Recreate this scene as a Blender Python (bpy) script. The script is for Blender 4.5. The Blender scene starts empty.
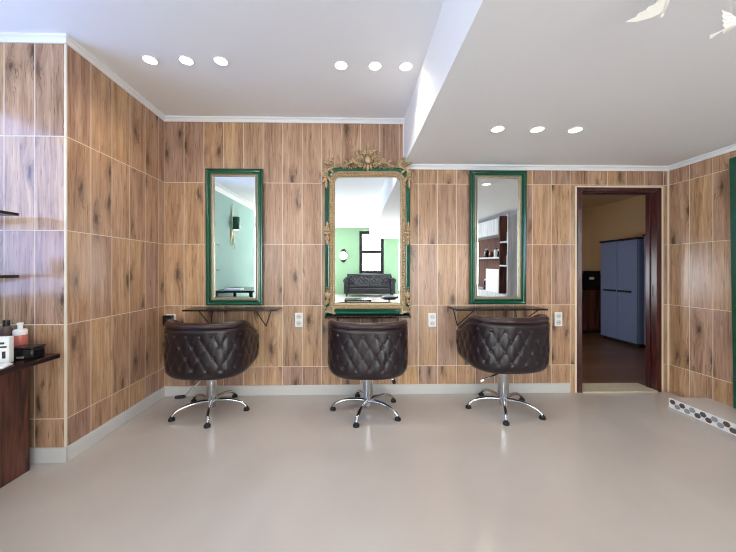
import bpy, bmesh, math, random
from mathutils import Vector, Matrix
PI = math.pi
R = math.radians
rnd = random.Random(7)
scene = bpy.context.scene
COL = scene.collection
D = 3.1636          # back wall
XL, YO = -1.876, 2.09   # tiled left return wall and its outer corner
XW = -2.55          # far left wall
XR = 3.28           # right wall
YB = -6.9           # rear wall
ZH, ZL = 2.79, 2.33  # ceilings
XB = 0.53           # face of the dropped ceiling

# ---------------------------------------------------------------- materials
def new_mat(name):
    m = bpy.data.materials.new(name); m.use_nodes = True
    nt = m.node_tree
    return m, nt, nt.nodes['Principled BSDF']
def srgb(c):
    return tuple(((v/255)/12.92 if v/255 <= .04045 else ((v/255+.055)/1.055)**2.4) for v in c) + (1,)
def plain(name, rgb, rough=.5, metal=0, spec=.5, noise=0.0, nscale=20, bump=0.0, coat=0.0):
    m, nt, b = new_mat(name)
    c = srgb(rgb)
    b.inputs['Roughness'].default_value = rough
    b.inputs['Metallic'].default_value = metal
    b.inputs['Specular IOR Level'].default_value = spec
    b.inputs['Coat Weight'].default_value = coat
    tc = nt.nodes.new('ShaderNodeTexCoord')
    n = nt.nodes.new('ShaderNodeTexNoise'); n.inputs['Scale'].default_value = nscale; n.inputs['Detail'].default_value = 4
    nt.links.new(tc.outputs['Object'], n.inputs['Vector'])
    mx = nt.nodes.new('ShaderNodeMix'); mx.data_type = 'RGBA'
    mx.inputs[6].default_value = tuple(v*(1-noise) for v in c[:3])+(1,)
    mx.inputs[7].default_value = tuple(min(1, v*(1+noise)) for v in c[:3])+(1,)
    nt.links.new(n.outputs['Fac'], mx.inputs[0]); nt.links.new(mx.outputs[2], b.inputs['Base Color'])
    if bump:
        bp = nt.nodes.new('ShaderNodeBump'); bp.inputs['Strength'].default_value = bump; bp.inputs['Distance'].default_value = .002
        nt.links.new(n.outputs['Fac'], bp.inputs['Height']); nt.links.new(bp.outputs['Normal'], b.inputs['Normal'])
    return m
def emit(name, rgb, s):
    m, nt, b = new_mat(name)
    b.inputs['Base Color'].default_value = srgb(rgb)
    b.inputs['Emission Color'].default_value = srgb(rgb)
    b.inputs['Emission Strength'].default_value = s
    return m

def math_node(nt, op, a, b=None, c=None):
    n = nt.nodes.new('ShaderNodeMath'); n.operation = op
    for i, v in enumerate((a, b, c)):
        if v is None: continue
        if isinstance(v, (int, float)): n.inputs[i].default_value = v
        else: nt.links.new(v, n.inputs[i])
    return n.outputs[0]
def maprange(nt, v, a, b, c, d, smooth=True):
    n = nt.nodes.new('ShaderNodeMapRange'); n.interpolation_type = 'SMOOTHSTEP' if smooth else 'LINEAR'
    nt.links.new(v, n.inputs[0])
    for i, x in enumerate((a, b, c, d)): n.inputs[i+1].default_value = x
    return n.outputs[0]
def mixc(nt, f, a, b, mode='MIX'):
    n = nt.nodes.new('ShaderNodeMix'); n.data_type = 'RGBA'; n.blend_type = mode
    if isinstance(f, (int, float)): n.inputs[0].default_value = f
    else: nt.links.new(f, n.inputs[0])
    for i, v in ((6, a), (7, b)):
        if isinstance(v, tuple): n.inputs[i].default_value = v
        else: nt.links.new(v, n.inputs[i])
    return n.outputs[2]
TW, TH = .1964, .6177
def tile_mat(name, axis, u0, v0=.284, rough=.29):
    """wood-look porcelain planks, 0.2 x 0.6 m, with pale grout, in world coordinates"""
    m, nt, b = new_mat(name)
    tc = nt.nodes.new('ShaderNodeTexCoord')
    sp = nt.nodes.new('ShaderNodeSeparateXYZ'); nt.links.new(tc.outputs['Object'], sp.inputs[0])
    uw = sp.outputs[0 if axis == 'x' else 1]; vw = sp.outputs[2]
    u = math_node(nt, 'DIVIDE', math_node(nt, 'SUBTRACT', uw, u0), TW)
    v = math_node(nt, 'DIVIDE', math_node(nt, 'SUBTRACT', vw, v0), TH)
    iu, iv = math_node(nt, 'FLOOR', u), math_node(nt, 'FLOOR', v)
    fu, fv = math_node(nt, 'FRACT', u), math_node(nt, 'FRACT', v)
    du = math_node(nt, 'MULTIPLY', math_node(nt, 'MINIMUM', fu, math_node(nt, 'SUBTRACT', 1.0, fu)), TW)
    dv = math_node(nt, 'MULTIPLY', math_node(nt, 'MINIMUM', fv, math_node(nt, 'SUBTRACT', 1.0, fv)), TH)
    d = math_node(nt, 'MINIMUM', du, dv)
    grout = maprange(nt, d, .0018, .0036, 1, 0)
    cb = nt.nodes.new('ShaderNodeCombineXYZ'); nt.links.new(iu, cb.inputs[0]); nt.links.new(iv, cb.inputs[1])
    cb.inputs[2].default_value = {'x': 3.3, 'y': 8.8}[axis] + u0
    wn = nt.nodes.new('ShaderNodeTexWhiteNoise'); nt.links.new(cb.outputs[0], wn.inputs['Vector'])
    rs = nt.nodes.new('ShaderNodeSeparateColor'); nt.links.new(wn.outputs['Color'], rs.inputs[0])
    r1, r2, r3 = rs.outputs
    # knots : elongated cells, a few of them dark
    kv = nt.nodes.new('ShaderNodeCombineXYZ')
    nt.links.new(math_node(nt, 'MULTIPLY_ADD', r1, 37.0, math_node(nt, 'MULTIPLY', fu, 1.35)), kv.inputs[0])
    nt.links.new(math_node(nt, 'MULTIPLY_ADD', r2, 53.0, math_node(nt, 'MULTIPLY', fv, 1.35)), kv.inputs[1])
    wob = nt.nodes.new('ShaderNodeTexNoise'); wob.inputs['Scale'].default_value = 4.5; wob.inputs['Detail'].default_value = 3
    nt.links.new(kv.outputs[0], wob.inputs['Vector'])
    kw = nt.nodes.new('ShaderNodeMix'); kw.data_type = 'VECTOR'; kw.inputs[0].default_value = .35
    nt.links.new(kv.outputs[0], kw.inputs[4])
    va = nt.nodes.new('ShaderNodeVectorMath'); va.operation = 'ADD'
    nt.links.new(kv.outputs[0], va.inputs[0]); nt.links.new(wob.outputs['Color'], va.inputs[1]); nt.links.new(va.outputs[0], kw.inputs[5])
    vo = nt.nodes.new('ShaderNodeTexVoronoi'); vo.inputs['Scale'].default_value = 1.0; vo.voronoi_dimensions = '2D'
    nt.links.new(kw.outputs[1], vo.inputs['Vector'])
    kd = vo.outputs['Distance']
    ks = nt.nodes.new('ShaderNodeSeparateColor'); nt.links.new(vo.outputs['Color'], ks.inputs[0])
    kon = maprange(nt, ks.outputs[0], .56, .66, 0, 1)
    core = math_node(nt, 'MULTIPLY', maprange(nt, kd, .02, .16, 1, 0), kon)
    halo = math_node(nt, 'MULTIPLY', maprange(nt, kd, .05, .42, 1, 0), kon)
    ring = math_node(nt, 'MULTIPLY', math_node(nt, 'MULTIPLY', maprange(nt, math_node(nt, 'SINE', math_node(nt, 'MULTIPLY', kd, 95.0)), 0, 1, 0, 1), maprange(nt, kd, .06, .3, 1, 0)), kon)
    # grain
    gv = nt.nodes.new('ShaderNodeCombineXYZ')
    bend = math_node(nt, 'MULTIPLY', halo, .035)
    nt.links.new(math_node(nt, 'ADD', math_node(nt, 'MULTIPLY_ADD', r3, 11.0, uw), bend), gv.inputs[0])
    nt.links.new(math_node(nt, 'MULTIPLY', math_node(nt, 'MULTIPLY_ADD', r2, 9.0, vw), .055), gv.inputs[1])
    g1 = nt.nodes.new('ShaderNodeTexNoise'); g1.inputs['Scale'].default_value = 62; g1.inputs['Detail'].default_value = 7; g1.inputs['Roughness'].default_value = .62; g1.inputs['Distortion'].default_value = .7
    nt.links.new(gv.outputs[0], g1.inputs['Vector'])
    g2 = nt.nodes.new('ShaderNodeTexNoise'); g2.inputs['Scale'].default_value = 11; g2.inputs['Detail'].default_value = 5; g2.inputs['Distortion'].default_value = 1.2
    nt.links.new(gv.outputs[0], g2.inputs['Vector'])
    ramp = nt.nodes.new('ShaderNodeValToRGB')
    e = ramp.color_ramp.elements
    e[0].position = .31; e[0].color = srgb((112, 80, 58))
    e[1].position = .68; e[1].color = srgb((210, 176, 147))
    x = e.new(.44); x.color = srgb((168, 129, 102)); x = e.new(.56); x.color = srgb((192, 154, 125))
    gm = math_node(nt, 'ADD', math_node(nt, 'MULTIPLY', g1.outputs['Fac'], .55), math_node(nt, 'MULTIPLY', g2.outputs['Fac'], .45))
    nt.links.new(gm, ramp.inputs[0])
    c = ramp.outputs[0]
    tone = maprange(nt, r1, 0, 1, .84, 1.1, False)
    tg = nt.nodes.new('ShaderNodeCombineColor')
    nt.links.new(tone, tg.inputs[0]); nt.links.new(tone, tg.inputs[1]); nt.links.new(maprange(nt, r2, 0, 1, .86, 1.0, False), tg.inputs[2])
    c = mixc(nt, 1.0, c, tg.outputs[0], 'MULTIPLY')
    c = mixc(nt, math_node(nt, 'MULTIPLY', halo, .5), c, srgb((112, 84, 62)))
    c = mixc(nt, math_node(nt, 'MULTIPLY', core, .8), c, srgb((52, 38, 30)))
    c = mixc(nt, math_node(nt, 'MULTIPLY', ring, .4), c, srgb((84, 60, 44)))
    cr = nt.nodes.new('ShaderNodeTexNoise'); cr.inputs['Scale'].default_value = 95; cr.inputs['Detail'].default_value = 2
    nt.links.new(gv.outputs[0], cr.inputs['Vector'])
    c = mixc(nt, maprange(nt, cr.outputs['Fac'], .6, .7, 0, .6), c, srgb((70, 48, 34)))
    c = mixc(nt, grout, c, srgb((222, 208, 184)))
    nt.links.new(c, b.inputs['Base Color'])
    nt.links.new(math_node(nt, 'MULTIPLY_ADD', grout, .4, rough), b.inputs['Roughness'])
    bp = nt.nodes.new('ShaderNodeBump'); bp.inputs['Strength'].default_value = .25; bp.inputs['Distance'].default_value = .0015
    h = math_node(nt, 'SUBTRACT', g1.outputs['Fac'], math_node(nt, 'MULTIPLY', grout, .8))
    nt.links.new(h, bp.inputs['Height']); nt.links.new(bp.outputs['Normal'], b.inputs['Normal'])
    return m
def wood(name, dark, light, scale=30, axis=2, rough=.4, stretch=.08):
    m, nt, b = new_mat(name)
    tc = nt.nodes.new('ShaderNodeTexCoord'); mp = nt.nodes.new('ShaderNodeMapping')
    s = [1, 1, 1]; s[axis] = stretch; mp.inputs['Scale'].default_value = s
    nt.links.new(tc.outputs['Object'], mp.inputs[0])
    n = nt.nodes.new('ShaderNodeTexNoise'); n.inputs['Scale'].default_value = scale; n.inputs['Detail'].default_value = 7; n.inputs['Distortion'].default_value = .9
    nt.links.new(mp.outputs[0], n.inputs['Vector'])
    c = mixc(nt, maprange(nt, n.outputs['Fac'], .32, .7, 0, 1), srgb(dark), srgb(light))
    nt.links.new(c, b.inputs['Base Color']); b.inputs['Roughness'].default_value = rough
    return m
def floor_mat():
    m, nt, b = new_mat('gloss_floor')
    tc = nt.nodes.new('ShaderNodeTexCoord')
    n = nt.nodes.new('ShaderNodeTexNoise'); n.inputs['Scale'].default_value = 1.1; n.inputs['Detail'].default_value = 6; n.inputs['Distortion'].default_value = .6
    nt.links.new(tc.outputs['Object'], n.inputs['Vector'])
    c = mixc(nt, maprange(nt, n.outputs['Fac'], .3, .7, 0, 1), srgb((194, 184, 175)), srgb((203, 194, 186)))
    n2 = nt.nodes.new('ShaderNodeTexNoise'); n2.inputs['Scale'].default_value = 220
    nt.links.new(tc.outputs['Object'], n2.inputs['Vector'])
    c = mixc(nt, maprange(nt, n2.outputs['Fac'], .6, .75, 0, .12), c, srgb((150, 142, 130)))
    nt.links.new(c, b.inputs['Base Color'])
    nt.links.new(maprange(nt, n.outputs['Fac'], .3, .7, .12, .2), b.inputs['Roughness'])
    b.inputs['Specular IOR Level'].default_value = .5
    return m
def plank_floor():
    m, nt, b = new_mat('plank_floor')
    tc = nt.nodes.new('ShaderNodeTexCoord')
    br = nt.nodes.new('ShaderNodeTexBrick'); br.inputs['Scale'].default_value = 1
    br.inputs['Brick Width'].default_value = 1.1; br.inputs['Row Height'].default_value = .14; br.inputs['Mortar Size'].default_value = .002
    br.inputs['Color1'].default_value = srgb((128, 92, 66)); br.inputs['Color2'].default_value = srgb((104, 74, 54)); br.inputs['Mortar'].default_value = srgb((52, 36, 28))
    nt.links.new(tc.outputs['Object'], br.inputs['Vector'])
    mp = nt.nodes.new('ShaderNodeMapping'); mp.inputs['Scale'].default_value = (.1, 1, 1); nt.links.new(tc.outputs['Object'], mp.inputs[0])
    n = nt.nodes.new('ShaderNodeTexNoise'); n.inputs['Scale'].default_value = 30; n.inputs['Detail'].default_value = 5; nt.links.new(mp.outputs[0], n.inputs[0])
    c = mixc(nt, maprange(nt, n.outputs['Fac'], .35, .7, 0, .5), br.outputs['Color'], srgb((74, 50, 36)))
    nt.links.new(c, b.inputs['Base Color']); b.inputs['Roughness'].default_value = .35
    return m
def glass_mat(name, tint):
    m = bpy.data.materials.new(name); m.use_nodes = True; nt = m.node_tree
    for n in list(nt.nodes): nt.nodes.remove(n)
    o = nt.nodes.new('ShaderNodeOutputMaterial'); mx = nt.nodes.new('ShaderNodeMixShader'); mx.inputs[0].default_value = .04
    t = nt.nodes.new('ShaderNodeBsdfTransparent'); g = nt.nodes.new('ShaderNodeBsdfGlossy'); g.inputs['Roughness'].default_value = .02
    t.inputs[0].default_value = tint
    nt.links.new(t.outputs[0], mx.inputs[1]); nt.links.new(g.outputs[0], mx.inputs[2]); nt.links.new(mx.outputs[0], o.inputs[0])
    return m
M = {}
M['tile_back'] = tile_mat('wood_tile_back', 'x', -1.877)
M['tile_left'] = tile_mat('wood_tile_left', 'y', 2.09)
M['tile_front'] = tile_mat('wood_tile_front', 'x', XL-.003, rough=.2)
M['tile_right'] = tile_mat('wood_tile_right', 'y', D-.205)
M['ceil'] = plain('ceiling_paint', (243, 243, 244), .9, noise=.01)
M['white'] = plain('white_paint', (232, 232, 230), .5, noise=.01)
M['corn'] = plain('cornice_paint', (238, 238, 238), .4, noise=.01)
M['mint'] = plain('mint_paint', (160, 192, 180), .8, noise=.02, nscale=3)
M['sage'] = plain('sage_paint', (122, 152, 120), .85, noise=.02, nscale=3)
M['base'] = plain('baseboard_tile', (206, 203, 199), .3, noise=.03)
M['cream'] = plain('cream_trim', (232, 220, 196), .4, noise=.02)
M['floor'] = floor_mat()
M['planks'] = plank_floor()
M['glass'] = glass_mat('window_glass', (.95, .97, .97, 1))
M['dimming'] = glass_mat('dimming_glass', (.46, .55, .74, 1))  # blue tint added to dim the daylight and cool the tile sheen
M['leather'] = plain('dark_brown_leather', (31, 20, 23), .3, noise=.18, nscale=90, bump=.25)
M['leather2'] = plain('brown_leather_roll', (52, 32, 31), .28, noise=.2, nscale=60, bump=.2)
M['chrome'] = plain('chrome', (205, 207, 210), .09, metal=1, noise=.03)
M['rubber'] = plain('black_rubber', (18, 18, 19), .6, noise=.1)
M['black'] = plain('black_gloss', (20, 19, 20), .22, noise=.1)
M['steel'] = plain('black_steel', (30, 28, 28), .4, metal=.4, noise=.1)
M['green'] = plain('green_lacquer', (8, 78, 54), .18, noise=.25, nscale=14, coat=.4)
M['silver'] = plain('champagne_leaf', (150, 140, 116), .35, metal=.6, noise=.25, nscale=40)
M['gold'] = plain('old_gold', (184, 158, 122), .34, metal=.5, noise=.7, nscale=90, bump=.9)
M['mirror'] = plain('mirror_silver', (238, 243, 242), .0, metal=1)
M['mahog'] = wood('mahogany', (44, 14, 14), (84, 34, 30), 36, 2, .3)
M['darkwood'] = wood('dark_counter_wood', (42, 22, 18), (112, 66, 52), 24, 2, .35)
M['slab'] = wood('dark_slab', (24, 14, 14), (52, 30, 28), 20, 1, .25)
M['plastic'] = plain('grey_plastic', (112, 126, 158), .4, noise=.03)
M['beige'] = plain('beige_paint', (206, 178, 138), .85, noise=.03, nscale=4)
M['stone'] = plain('sill_stone', (196, 184, 160), .4, noise=.12, nscale=30)
M['pinkish'] = plain('salmon_soap', (208, 112, 98), .3, noise=.08)
M['paper'] = plain('white_paper', (240, 238, 232), .6, noise=.02)
M['print'] = plain('dark_print', (50, 46, 44), .6)
M['greyplastic'] = plain('pale_grey_plastic', (186, 194, 194), .3, noise=.05)
M['hexbrown'] = plain('hex_brown', (96, 74, 66), .4, noise=.1)
M['hexgrey'] = plain('hex_grey', (150, 150, 156), .4, noise=.1)
M['hexdark'] = plain('hex_dark', (92, 84, 84), .4, noise=.1)
M['shelfwood'] = wood('shelf_brown_wood', (64, 32, 24), (118, 68, 52), 24, 2, .8)
M['greywood'] = wood('whitewashed_wood', (176, 176, 182), (214, 212, 214), 24, 2, .5)
M['socket'] = plain('socket_recess', (205, 203, 197), .5)
M['lamp'] = emit('lamp_lens', (255, 240, 205), 9)
M['globe'] = emit('lamp_globe', (255, 250, 238), 1.5)
M['bird'] = plain('white_bird_card', (246, 242, 232), .45, noise=.03)
M['goldedge'] = plain('gold_edge', (214, 188, 132), .4, metal=.4)
M['thread'] = plain('nylon_thread', (225, 225, 225), .3)
M['darkleather'] = plain('black_leather', (20, 20, 26), .4, noise=.2, nscale=60, bump=.3)
M['bottle_a'] = plain('amber_bottle', (120, 66, 40), .2, noise=.1)
M['bottle_b'] = plain('white_bottle', (226, 226, 222), .3, noise=.03)

# ---------------------------------------------------------------- mesh builder
class MB:
    def __init__(s): s.v = []; s.f = []; s.m = []; s.cur = 0
    def add(s, vs, fs):
        o = len(s.v); s.v += [tuple(v) for v in vs]; s.f += [tuple(i+o for i in f) for f in fs]; s.m += [s.cur]*len(fs); return s
    def box(s, a, b):
        x0, y0, z0 = (min(a[i], b[i]) for i in range(3)); x1, y1, z1 = (max(a[i], b[i]) for i in range(3))
        return s.add([(x0,y0,z0),(x1,y0,z0),(x1,y1,z0),(x0,y1,z0),(x0,y0,z1),(x1,y0,z1),(x1,y1,z1),(x0,y1,z1)],
              [(0,3,2,1),(4,5,6,7),(0,1,5,4),(1,2,6,5),(2,3,7,6),(3,0,4,7)])
    def tube(s, pts, r, n=8, cap=True, flat=1.0, up=None):
        P = [Vector(p) for p in pts]; k = len(P)
        rr = r if isinstance(r, (list, tuple)) else [r]*k
        vs = []; prev = None
        for i in range(k):
            t = (P[min(i+1, k-1)]-P[max(i-1, 0)]).normalized()
            if prev is None:
                a = Vector(up) if up else (Vector((0,0,1)) if abs(t.z) < .9 else Vector((1,0,0)))
                nn = (a - t*a.dot(t)).normalized()
            else:
                nn = prev - t*prev.dot(t)
                nn = nn.normalized() if nn.length > 1e-6 else t.orthogonal().normalized()
            prev = nn; bb = t.cross(nn)
            for j in range(n):
                q = 2*PI*j/n
                vs.append(P[i] + nn*(math.cos(q)*rr[i]*flat) + bb*(math.sin(q)*rr[i]))
        fs = [(i*n+j, i*n+(j+1) % n, (i+1)*n+(j+1) % n, (i+1)*n+j) for i in range(k-1) for j in range(n)]
        if cap: fs += [tuple(reversed(range(n))), tuple(range((k-1)*n, k*n))]
        return s.add(vs, fs)
    def lathe(s, prof, c=(0,0,0), n=20, axis='z', sc=(1,1)):
        vs = []; k = len(prof)
        for r, h in prof:
            for j in range(n):
                q = 2*PI*j/n; a, b = r*math.cos(q)*sc[0], r*math.sin(q)*sc[1]
                if axis == 'z': vs.append((c[0]+a, c[1]+b, c[2]+h))
                elif axis == 'y': vs.append((c[0]+a, c[1]-h, c[2]+b))
                else: vs.append((c[0]+h, c[1]+a, c[2]+b))
        fs = [(i*n+j, i*n+(j+1) % n, (i+1)*n+(j+1) % n, (i+1)*n+j) for i in range(k-1) for j in range(n)]
        fs += [tuple(reversed(range(n))), tuple(range((k-1)*n, k*n))]
        return s.add(vs, fs)
    def ball(s, c, r, n=10, m=7):
        rx, ry, rz = r if isinstance(r, (tuple, list)) else (r, r, r)
        vs = []; fs = []
        for i in range(1, m):
            a = PI*i/m
            for j in range(n):
                q = 2*PI*j/n
                vs.append((c[0]+rx*math.sin(a)*math.cos(q), c[1]+ry*math.sin(a)*math.sin(q), c[2]+rz*math.cos(a)))
        t = len(vs); vs += [(c[0], c[1], c[2]+rz), (c[0], c[1], c[2]-rz)]
        for i in range(m-2):
            for j in range(n): fs.append((i*n+j, (i+1)*n+j, (i+1)*n+(j+1) % n, i*n+(j+1) % n))
        for j in range(n):
            fs.append((t, j, (j+1) % n)); fs.append((t+1, (m-2)*n+(j+1) % n, (m-2)*n+j))
        return s.add(vs, fs)
    def prism(s, poly, h0, h1, axis='z'):
        n = len(poly)
        def p(a, b, h): return {'z': (a, b, h), 'y': (a, h, b), 'x': (h, a, b)}[axis]
        vs = [p(a, b, h0) for a, b in poly]+[p(a, b, h1) for a, b in poly]
        return s.add(vs, [tuple(reversed(range(n))), tuple(range(n, 2*n))]+[(i, (i+1) % n, n+(i+1) % n, n+i) for i in range(n)])
    def sweep_frame(s, outline, prof):
        """closed x/z outline (counter-clockwise); prof = [(inset, y)] swept along it"""
        n = len(outline); vs = []
        for ins, y in prof:
            for i in range(n):
                p0, p1, p2 = Vector(outline[i-1]), Vector(outline[i]), Vector(outline[(i+1) % n])
                a, b = (p1-p0).normalized(), (p2-p1).normalized()
                na, nb = Vector((-a.y, a.x)), Vector((-b.y, b.x))
                mm = (na+nb).normalized(); q = p1 + mm*(ins/max(.35, mm.dot(na)))
                vs.append((q.x, y, q.y))
        k = len(prof)
        fs = [(i*n+j, i*n+(j+1) % n, (i+1)*n+(j+1) % n, (i+1)*n+j) for i in range(k-1) for j in range(n)]
        return s.add(vs, fs)
    def build(s, name, mat, parent=None, smooth=False, ang=40, bevel=0, seg=2, subsurf=0):
        me = bpy.data.meshes.new(name); me.from_pydata(s.v, [], s.f)
        for m in (mat if isinstance(mat, (list, tuple)) else [mat]): me.materials.append(m)
        bm = bmesh.new(); bm.from_mesh(me); bmesh.ops.recalc_face_normals(bm, faces=bm.faces); bm.to_mesh(me); bm.free()
        if any(s.m):
            me.polygons.foreach_set('material_index', s.m)
        if smooth or bevel:
            me.shade_smooth(); me.set_sharp_from_angle(angle=R(ang))
        o = bpy.data.objects.new(name, me); COL.objects.link(o)
        if parent: o.parent = parent
        if bevel:
            b = o.modifiers.new('Bevel', 'BEVEL'); b.width = bevel; b.segments = seg; b.limit_method = 'ANGLE'; b.angle_limit = R(40)
        if subsurf:
            b = o.modifiers.new('Sub', 'SUBSURF'); b.levels = subsurf; b.render_levels = subsurf
        return o
def thing(name, label, cat, loc=(0,0,0), rz=0, group=None):
    o = bpy.data.objects.new(name, None); COL.objects.link(o); o.empty_display_size = .1
    o.location = loc; o.rotation_euler = (0, 0, rz)
    return tag(o, label, cat, group)
def tag(o, label, cat, group=None):
    o['label'] = label; o['category'] = cat
    if group: o['group'] = group
    return o
def struct(o, label=None):
    o['kind'] = 'structure'
    if label: o['label'] = label
    return o
def part_copy(o, parent):
    c = o.copy(); COL.objects.link(c); c.parent = parent; return c
def copy_thing(root, loc, rz, label):
    r = root.copy(); COL.objects.link(r); r.location = loc; r.rotation_euler = (0, 0, rz); r['label'] = label
    for ch in list(root.children):
        c = part_copy(ch, r)
        for g in list(ch.children): part_copy(g, c)
    return r

# ---------------------------------------------------------------- setting
def holes_wall(mb, axis, t0, t1, u0, u1, v0, v1, holes):
    us = sorted({u0, u1, *[h[0] for h in holes], *[h[1] for h in holes]}); vs = sorted({v0, v1, *[h[2] for h in holes], *[h[3] for h in holes]})
    for i in range(len(us)-1):
        for j in range(len(vs)-1):
            cu, cv = (us[i]+us[i+1])/2, (vs[j]+vs[j+1])/2
            if any(h[0] < cu < h[1] and h[2] < cv < h[3] for h in holes): continue
            if axis == 'x': mb.box((t0, us[i], vs[j]), (t1, us[i+1], vs[j+1]))
            else: mb.box((us[i], t0, vs[j]), (us[i+1], t1, vs[j+1]))
    return mb
DX0, DX1, DZ1 = 2.31, 3.195, 2.11      # opening in the back wall
struct(MB().box((XW-.15, YB-.15, -.12), (XR+.15, D+.06, 0)).build('floor', M['floor']), 'glossy cream floor')
struct(MB().box((XW-.15, YB-.15, ZH), (XB+.02, D+.12, ZH+.12)).build('ceiling', M['ceil']), 'high white ceiling on the left')
low = MB(); low.add([(XB-.045, YB-.1, ZL), (XR+.15, YB-.1, ZL), (XR+.15, D+.12, ZL), (XB, D+.12, ZL), (XB-.045, YB-.1, ZH+.12), (XR+.15, YB-.1, ZH+.12), (XR+.15, D+.12, ZH+.12), (XB, D+.12, ZH+.12)],
    [(0,3,2,1),(4,5,6,7),(0,1,5,4),(1,2,6,5),(2,3,7,6),(3,0,4,7)])
struct(low.build('ceiling', M['ceil']), 'dropped white ceiling on the right')
struct(holes_wall(MB(), 'y', D, D+.1, XL-.12, XR+.12, 0, ZH, [(DX0, DX1, 0, DZ1)]).build('wall_back', M['tile_back']), 'back wall of wood-look plank tiles')
struct(MB().box((XL-.1, YO+.004, 0), (XL, D, ZH)).build('wall_left', M['tile_left']), 'left return wall of wood-look plank tiles')
struct(MB().box((XW, YO, 0), (XL-.002, YO+.1, ZH)).build('wall_front', M['tile_front']), 'grey-sheened plank-tile wall facing the room at left')
struct(holes_wall(MB(), 'x', XR, XR+.12, 1.2, D, 0, ZH, []).build('wall_right', M['tile_right']), 'right wall of wood-look plank tiles')
W_FILL = (-6.3, -3.0, .35, 2.2)  # unseen window added in the right wall to brighten room and ceiling
struct(holes_wall(MB(), 'x', XR, XR+.12, YB, 1.2, 0, ZH, [W_FILL]).build('wall_right', M['white']))
# left wall with two daylight windows, rear wall with glazed door and an unseen window added for fill light
W1 = (.78, 1.93, 1.02, 2.48); W2 = (-6.3, -2.1, .35, 2.6)
struct(holes_wall(MB(), 'x', XW-.12, XW, YB, YO+.1, 0, ZH, [W1, W2]).build('wall_left', M['mint']), 'mint green side wall seen in the mirror')
RW1 = (.05, 1.08, .05, 2.66); RW_FILL = (1.95, 3.1, .1, 2.2)  # second opening is unseen, added to light the back wall evenly
struct(holes_wall(MB(), 'y', YB-.12, YB, XW-.12, XR+.12, 0, ZH, [RW1, RW_FILL]).build('wall_rear', M['sage']), 'sage green rear wall seen in the mirror')
def window(n, axis, t, h, mull_u=0, mull_v=0, w=.05, mat='white', pane='glass'):
    fr = MB()
    u0, u1, v0, v1 = h
    def bx(a0, a1, b0, b1):
        if axis == 'x': fr.box((t-.035, a0, b0), (t+.035, a1, b1))
        else: fr.box((a0, t-.035, b0), (a1, t+.035, b1))
    bx(u0, u0+w, v0, v1); bx(u1-w, u1, v0, v1); bx(u0+w, u1-w, v0, v0+w); bx(u0+w, u1-w, v1-w, v1)
    for i in range(mull_u):
        c = u0+(u1-u0)*(i+1)/(mull_u+1); bx(c-w/2, c+w/2, v0+w, v1-w)
    for i in range(mull_v):
        c = v0+(v1-v0)*(i+1)/(mull_v+1); bx(u0+w, u1-w, c-w/2, c+w/2)
    o = struct(fr.build('window_%d' % n, M[mat]))
    g = MB()
    if axis == 'x': g.box((t-.004, u0+w/2, v0+w/2), (t+.004, u1-w/2, v1-w/2))
    else: g.box((u0+w/2, t-.004, v0+w/2), (u1-w/2, t+.004, v1-w/2))
    g.build('pane', M[pane], o)
window(1, 'x', XW-.06, W1, 0, 0, pane='dimming'); window(2, 'x', XW-.06, W2, 3, 0)  # first pane is dimmed and blued to soften its light on the tiles
window(6, 'x', XR+.06, W_FILL, 2, 0)  # added opening, lets extra daylight in from the right
window(3, 'y', YB-.06, RW1, 0, 2, .13, 'steel'); window(4, 'y', YB-.06, RW_FILL, 1, 0)  # the latter is an added window for fill light
# cornices
def cornice(n, a, b, nrm, z, h=.046, dp=.03):
    """a, b: floor-plan ends on the wall; nrm: direction into the room"""
    prof = [(0, 0), (dp, 0), (dp, -.012), (dp*.55, -.02), (dp*.3, -.036), (.008, -h), (0, -h)]
    vs = []
    for p, e in ((a, 0), (b, 1)):
        for q, dz in prof: vs.append((p[0]+nrm[0]*q + (p[2]*q if len(p) > 2 else 0), p[1]+nrm[1]*q + (p[3]*q if len(p) > 2 else 0), z+dz))
    k = len(prof)
    return struct(MB().add(vs, [(i, (i+1) % k, k+(i+1) % k, k+i) for i in range(k)]+[tuple(range(k)), tuple(range(k, 2*k))]).build('trim_%d' % n, M['corn']))
cornice(1, (XL, D, 1, 0), (XB, D, 0, 0), (0, -1), ZH)
cornice(2, (XL, YO, 0, -1), (XL, D, 0, -1), (1, 0), ZH)
cornice(3, (XW, YO, 0, 0), (XL, YO, 1, 0), (0, -1), ZH)
cornice(4, (XB, D, 0, 0), (XR, D, -1, 0), (0, -1), ZL)
cornice(5, (XR, YB, 0, 0), (XR, D, 0, -1), (-1, 0), ZL)
cornice(6, (XW, YB, 0, 0), (XW, YO, 0, -1), (1, 0), ZH, .11, .09)
struct(MB().box((XB-.012, D-.012, ZL), (XB, D, ZH-.05)).build('trim_7', M['corn']))
struct(MB().box((XL-.006, YO-.006, .1), (XL+.004, YO+.006, ZH-.05)).build('trim_8', M['cream']), 'cream corner strip')
struct(MB().box((XR-.008, D-.012, .0), (XR, D, ZL-.05)).build('trim_9', M['cream']))
# baseboards
struct(MB().box((XL, D-.014, 0), (2.235, D, .1)).build('baseboard_back', M['base'], bevel=.003))
struct(MB().box((XL, YO-.012, 0), (XL+.014, D-.014, .1)).build('baseboard_left', M['base'], bevel=.003))
struct(MB().box((XW, YO-.014, 0), (XL+.014, YO-.0005, .1)).build('baseboard_front', M['base'], bevel=.003))
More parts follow.
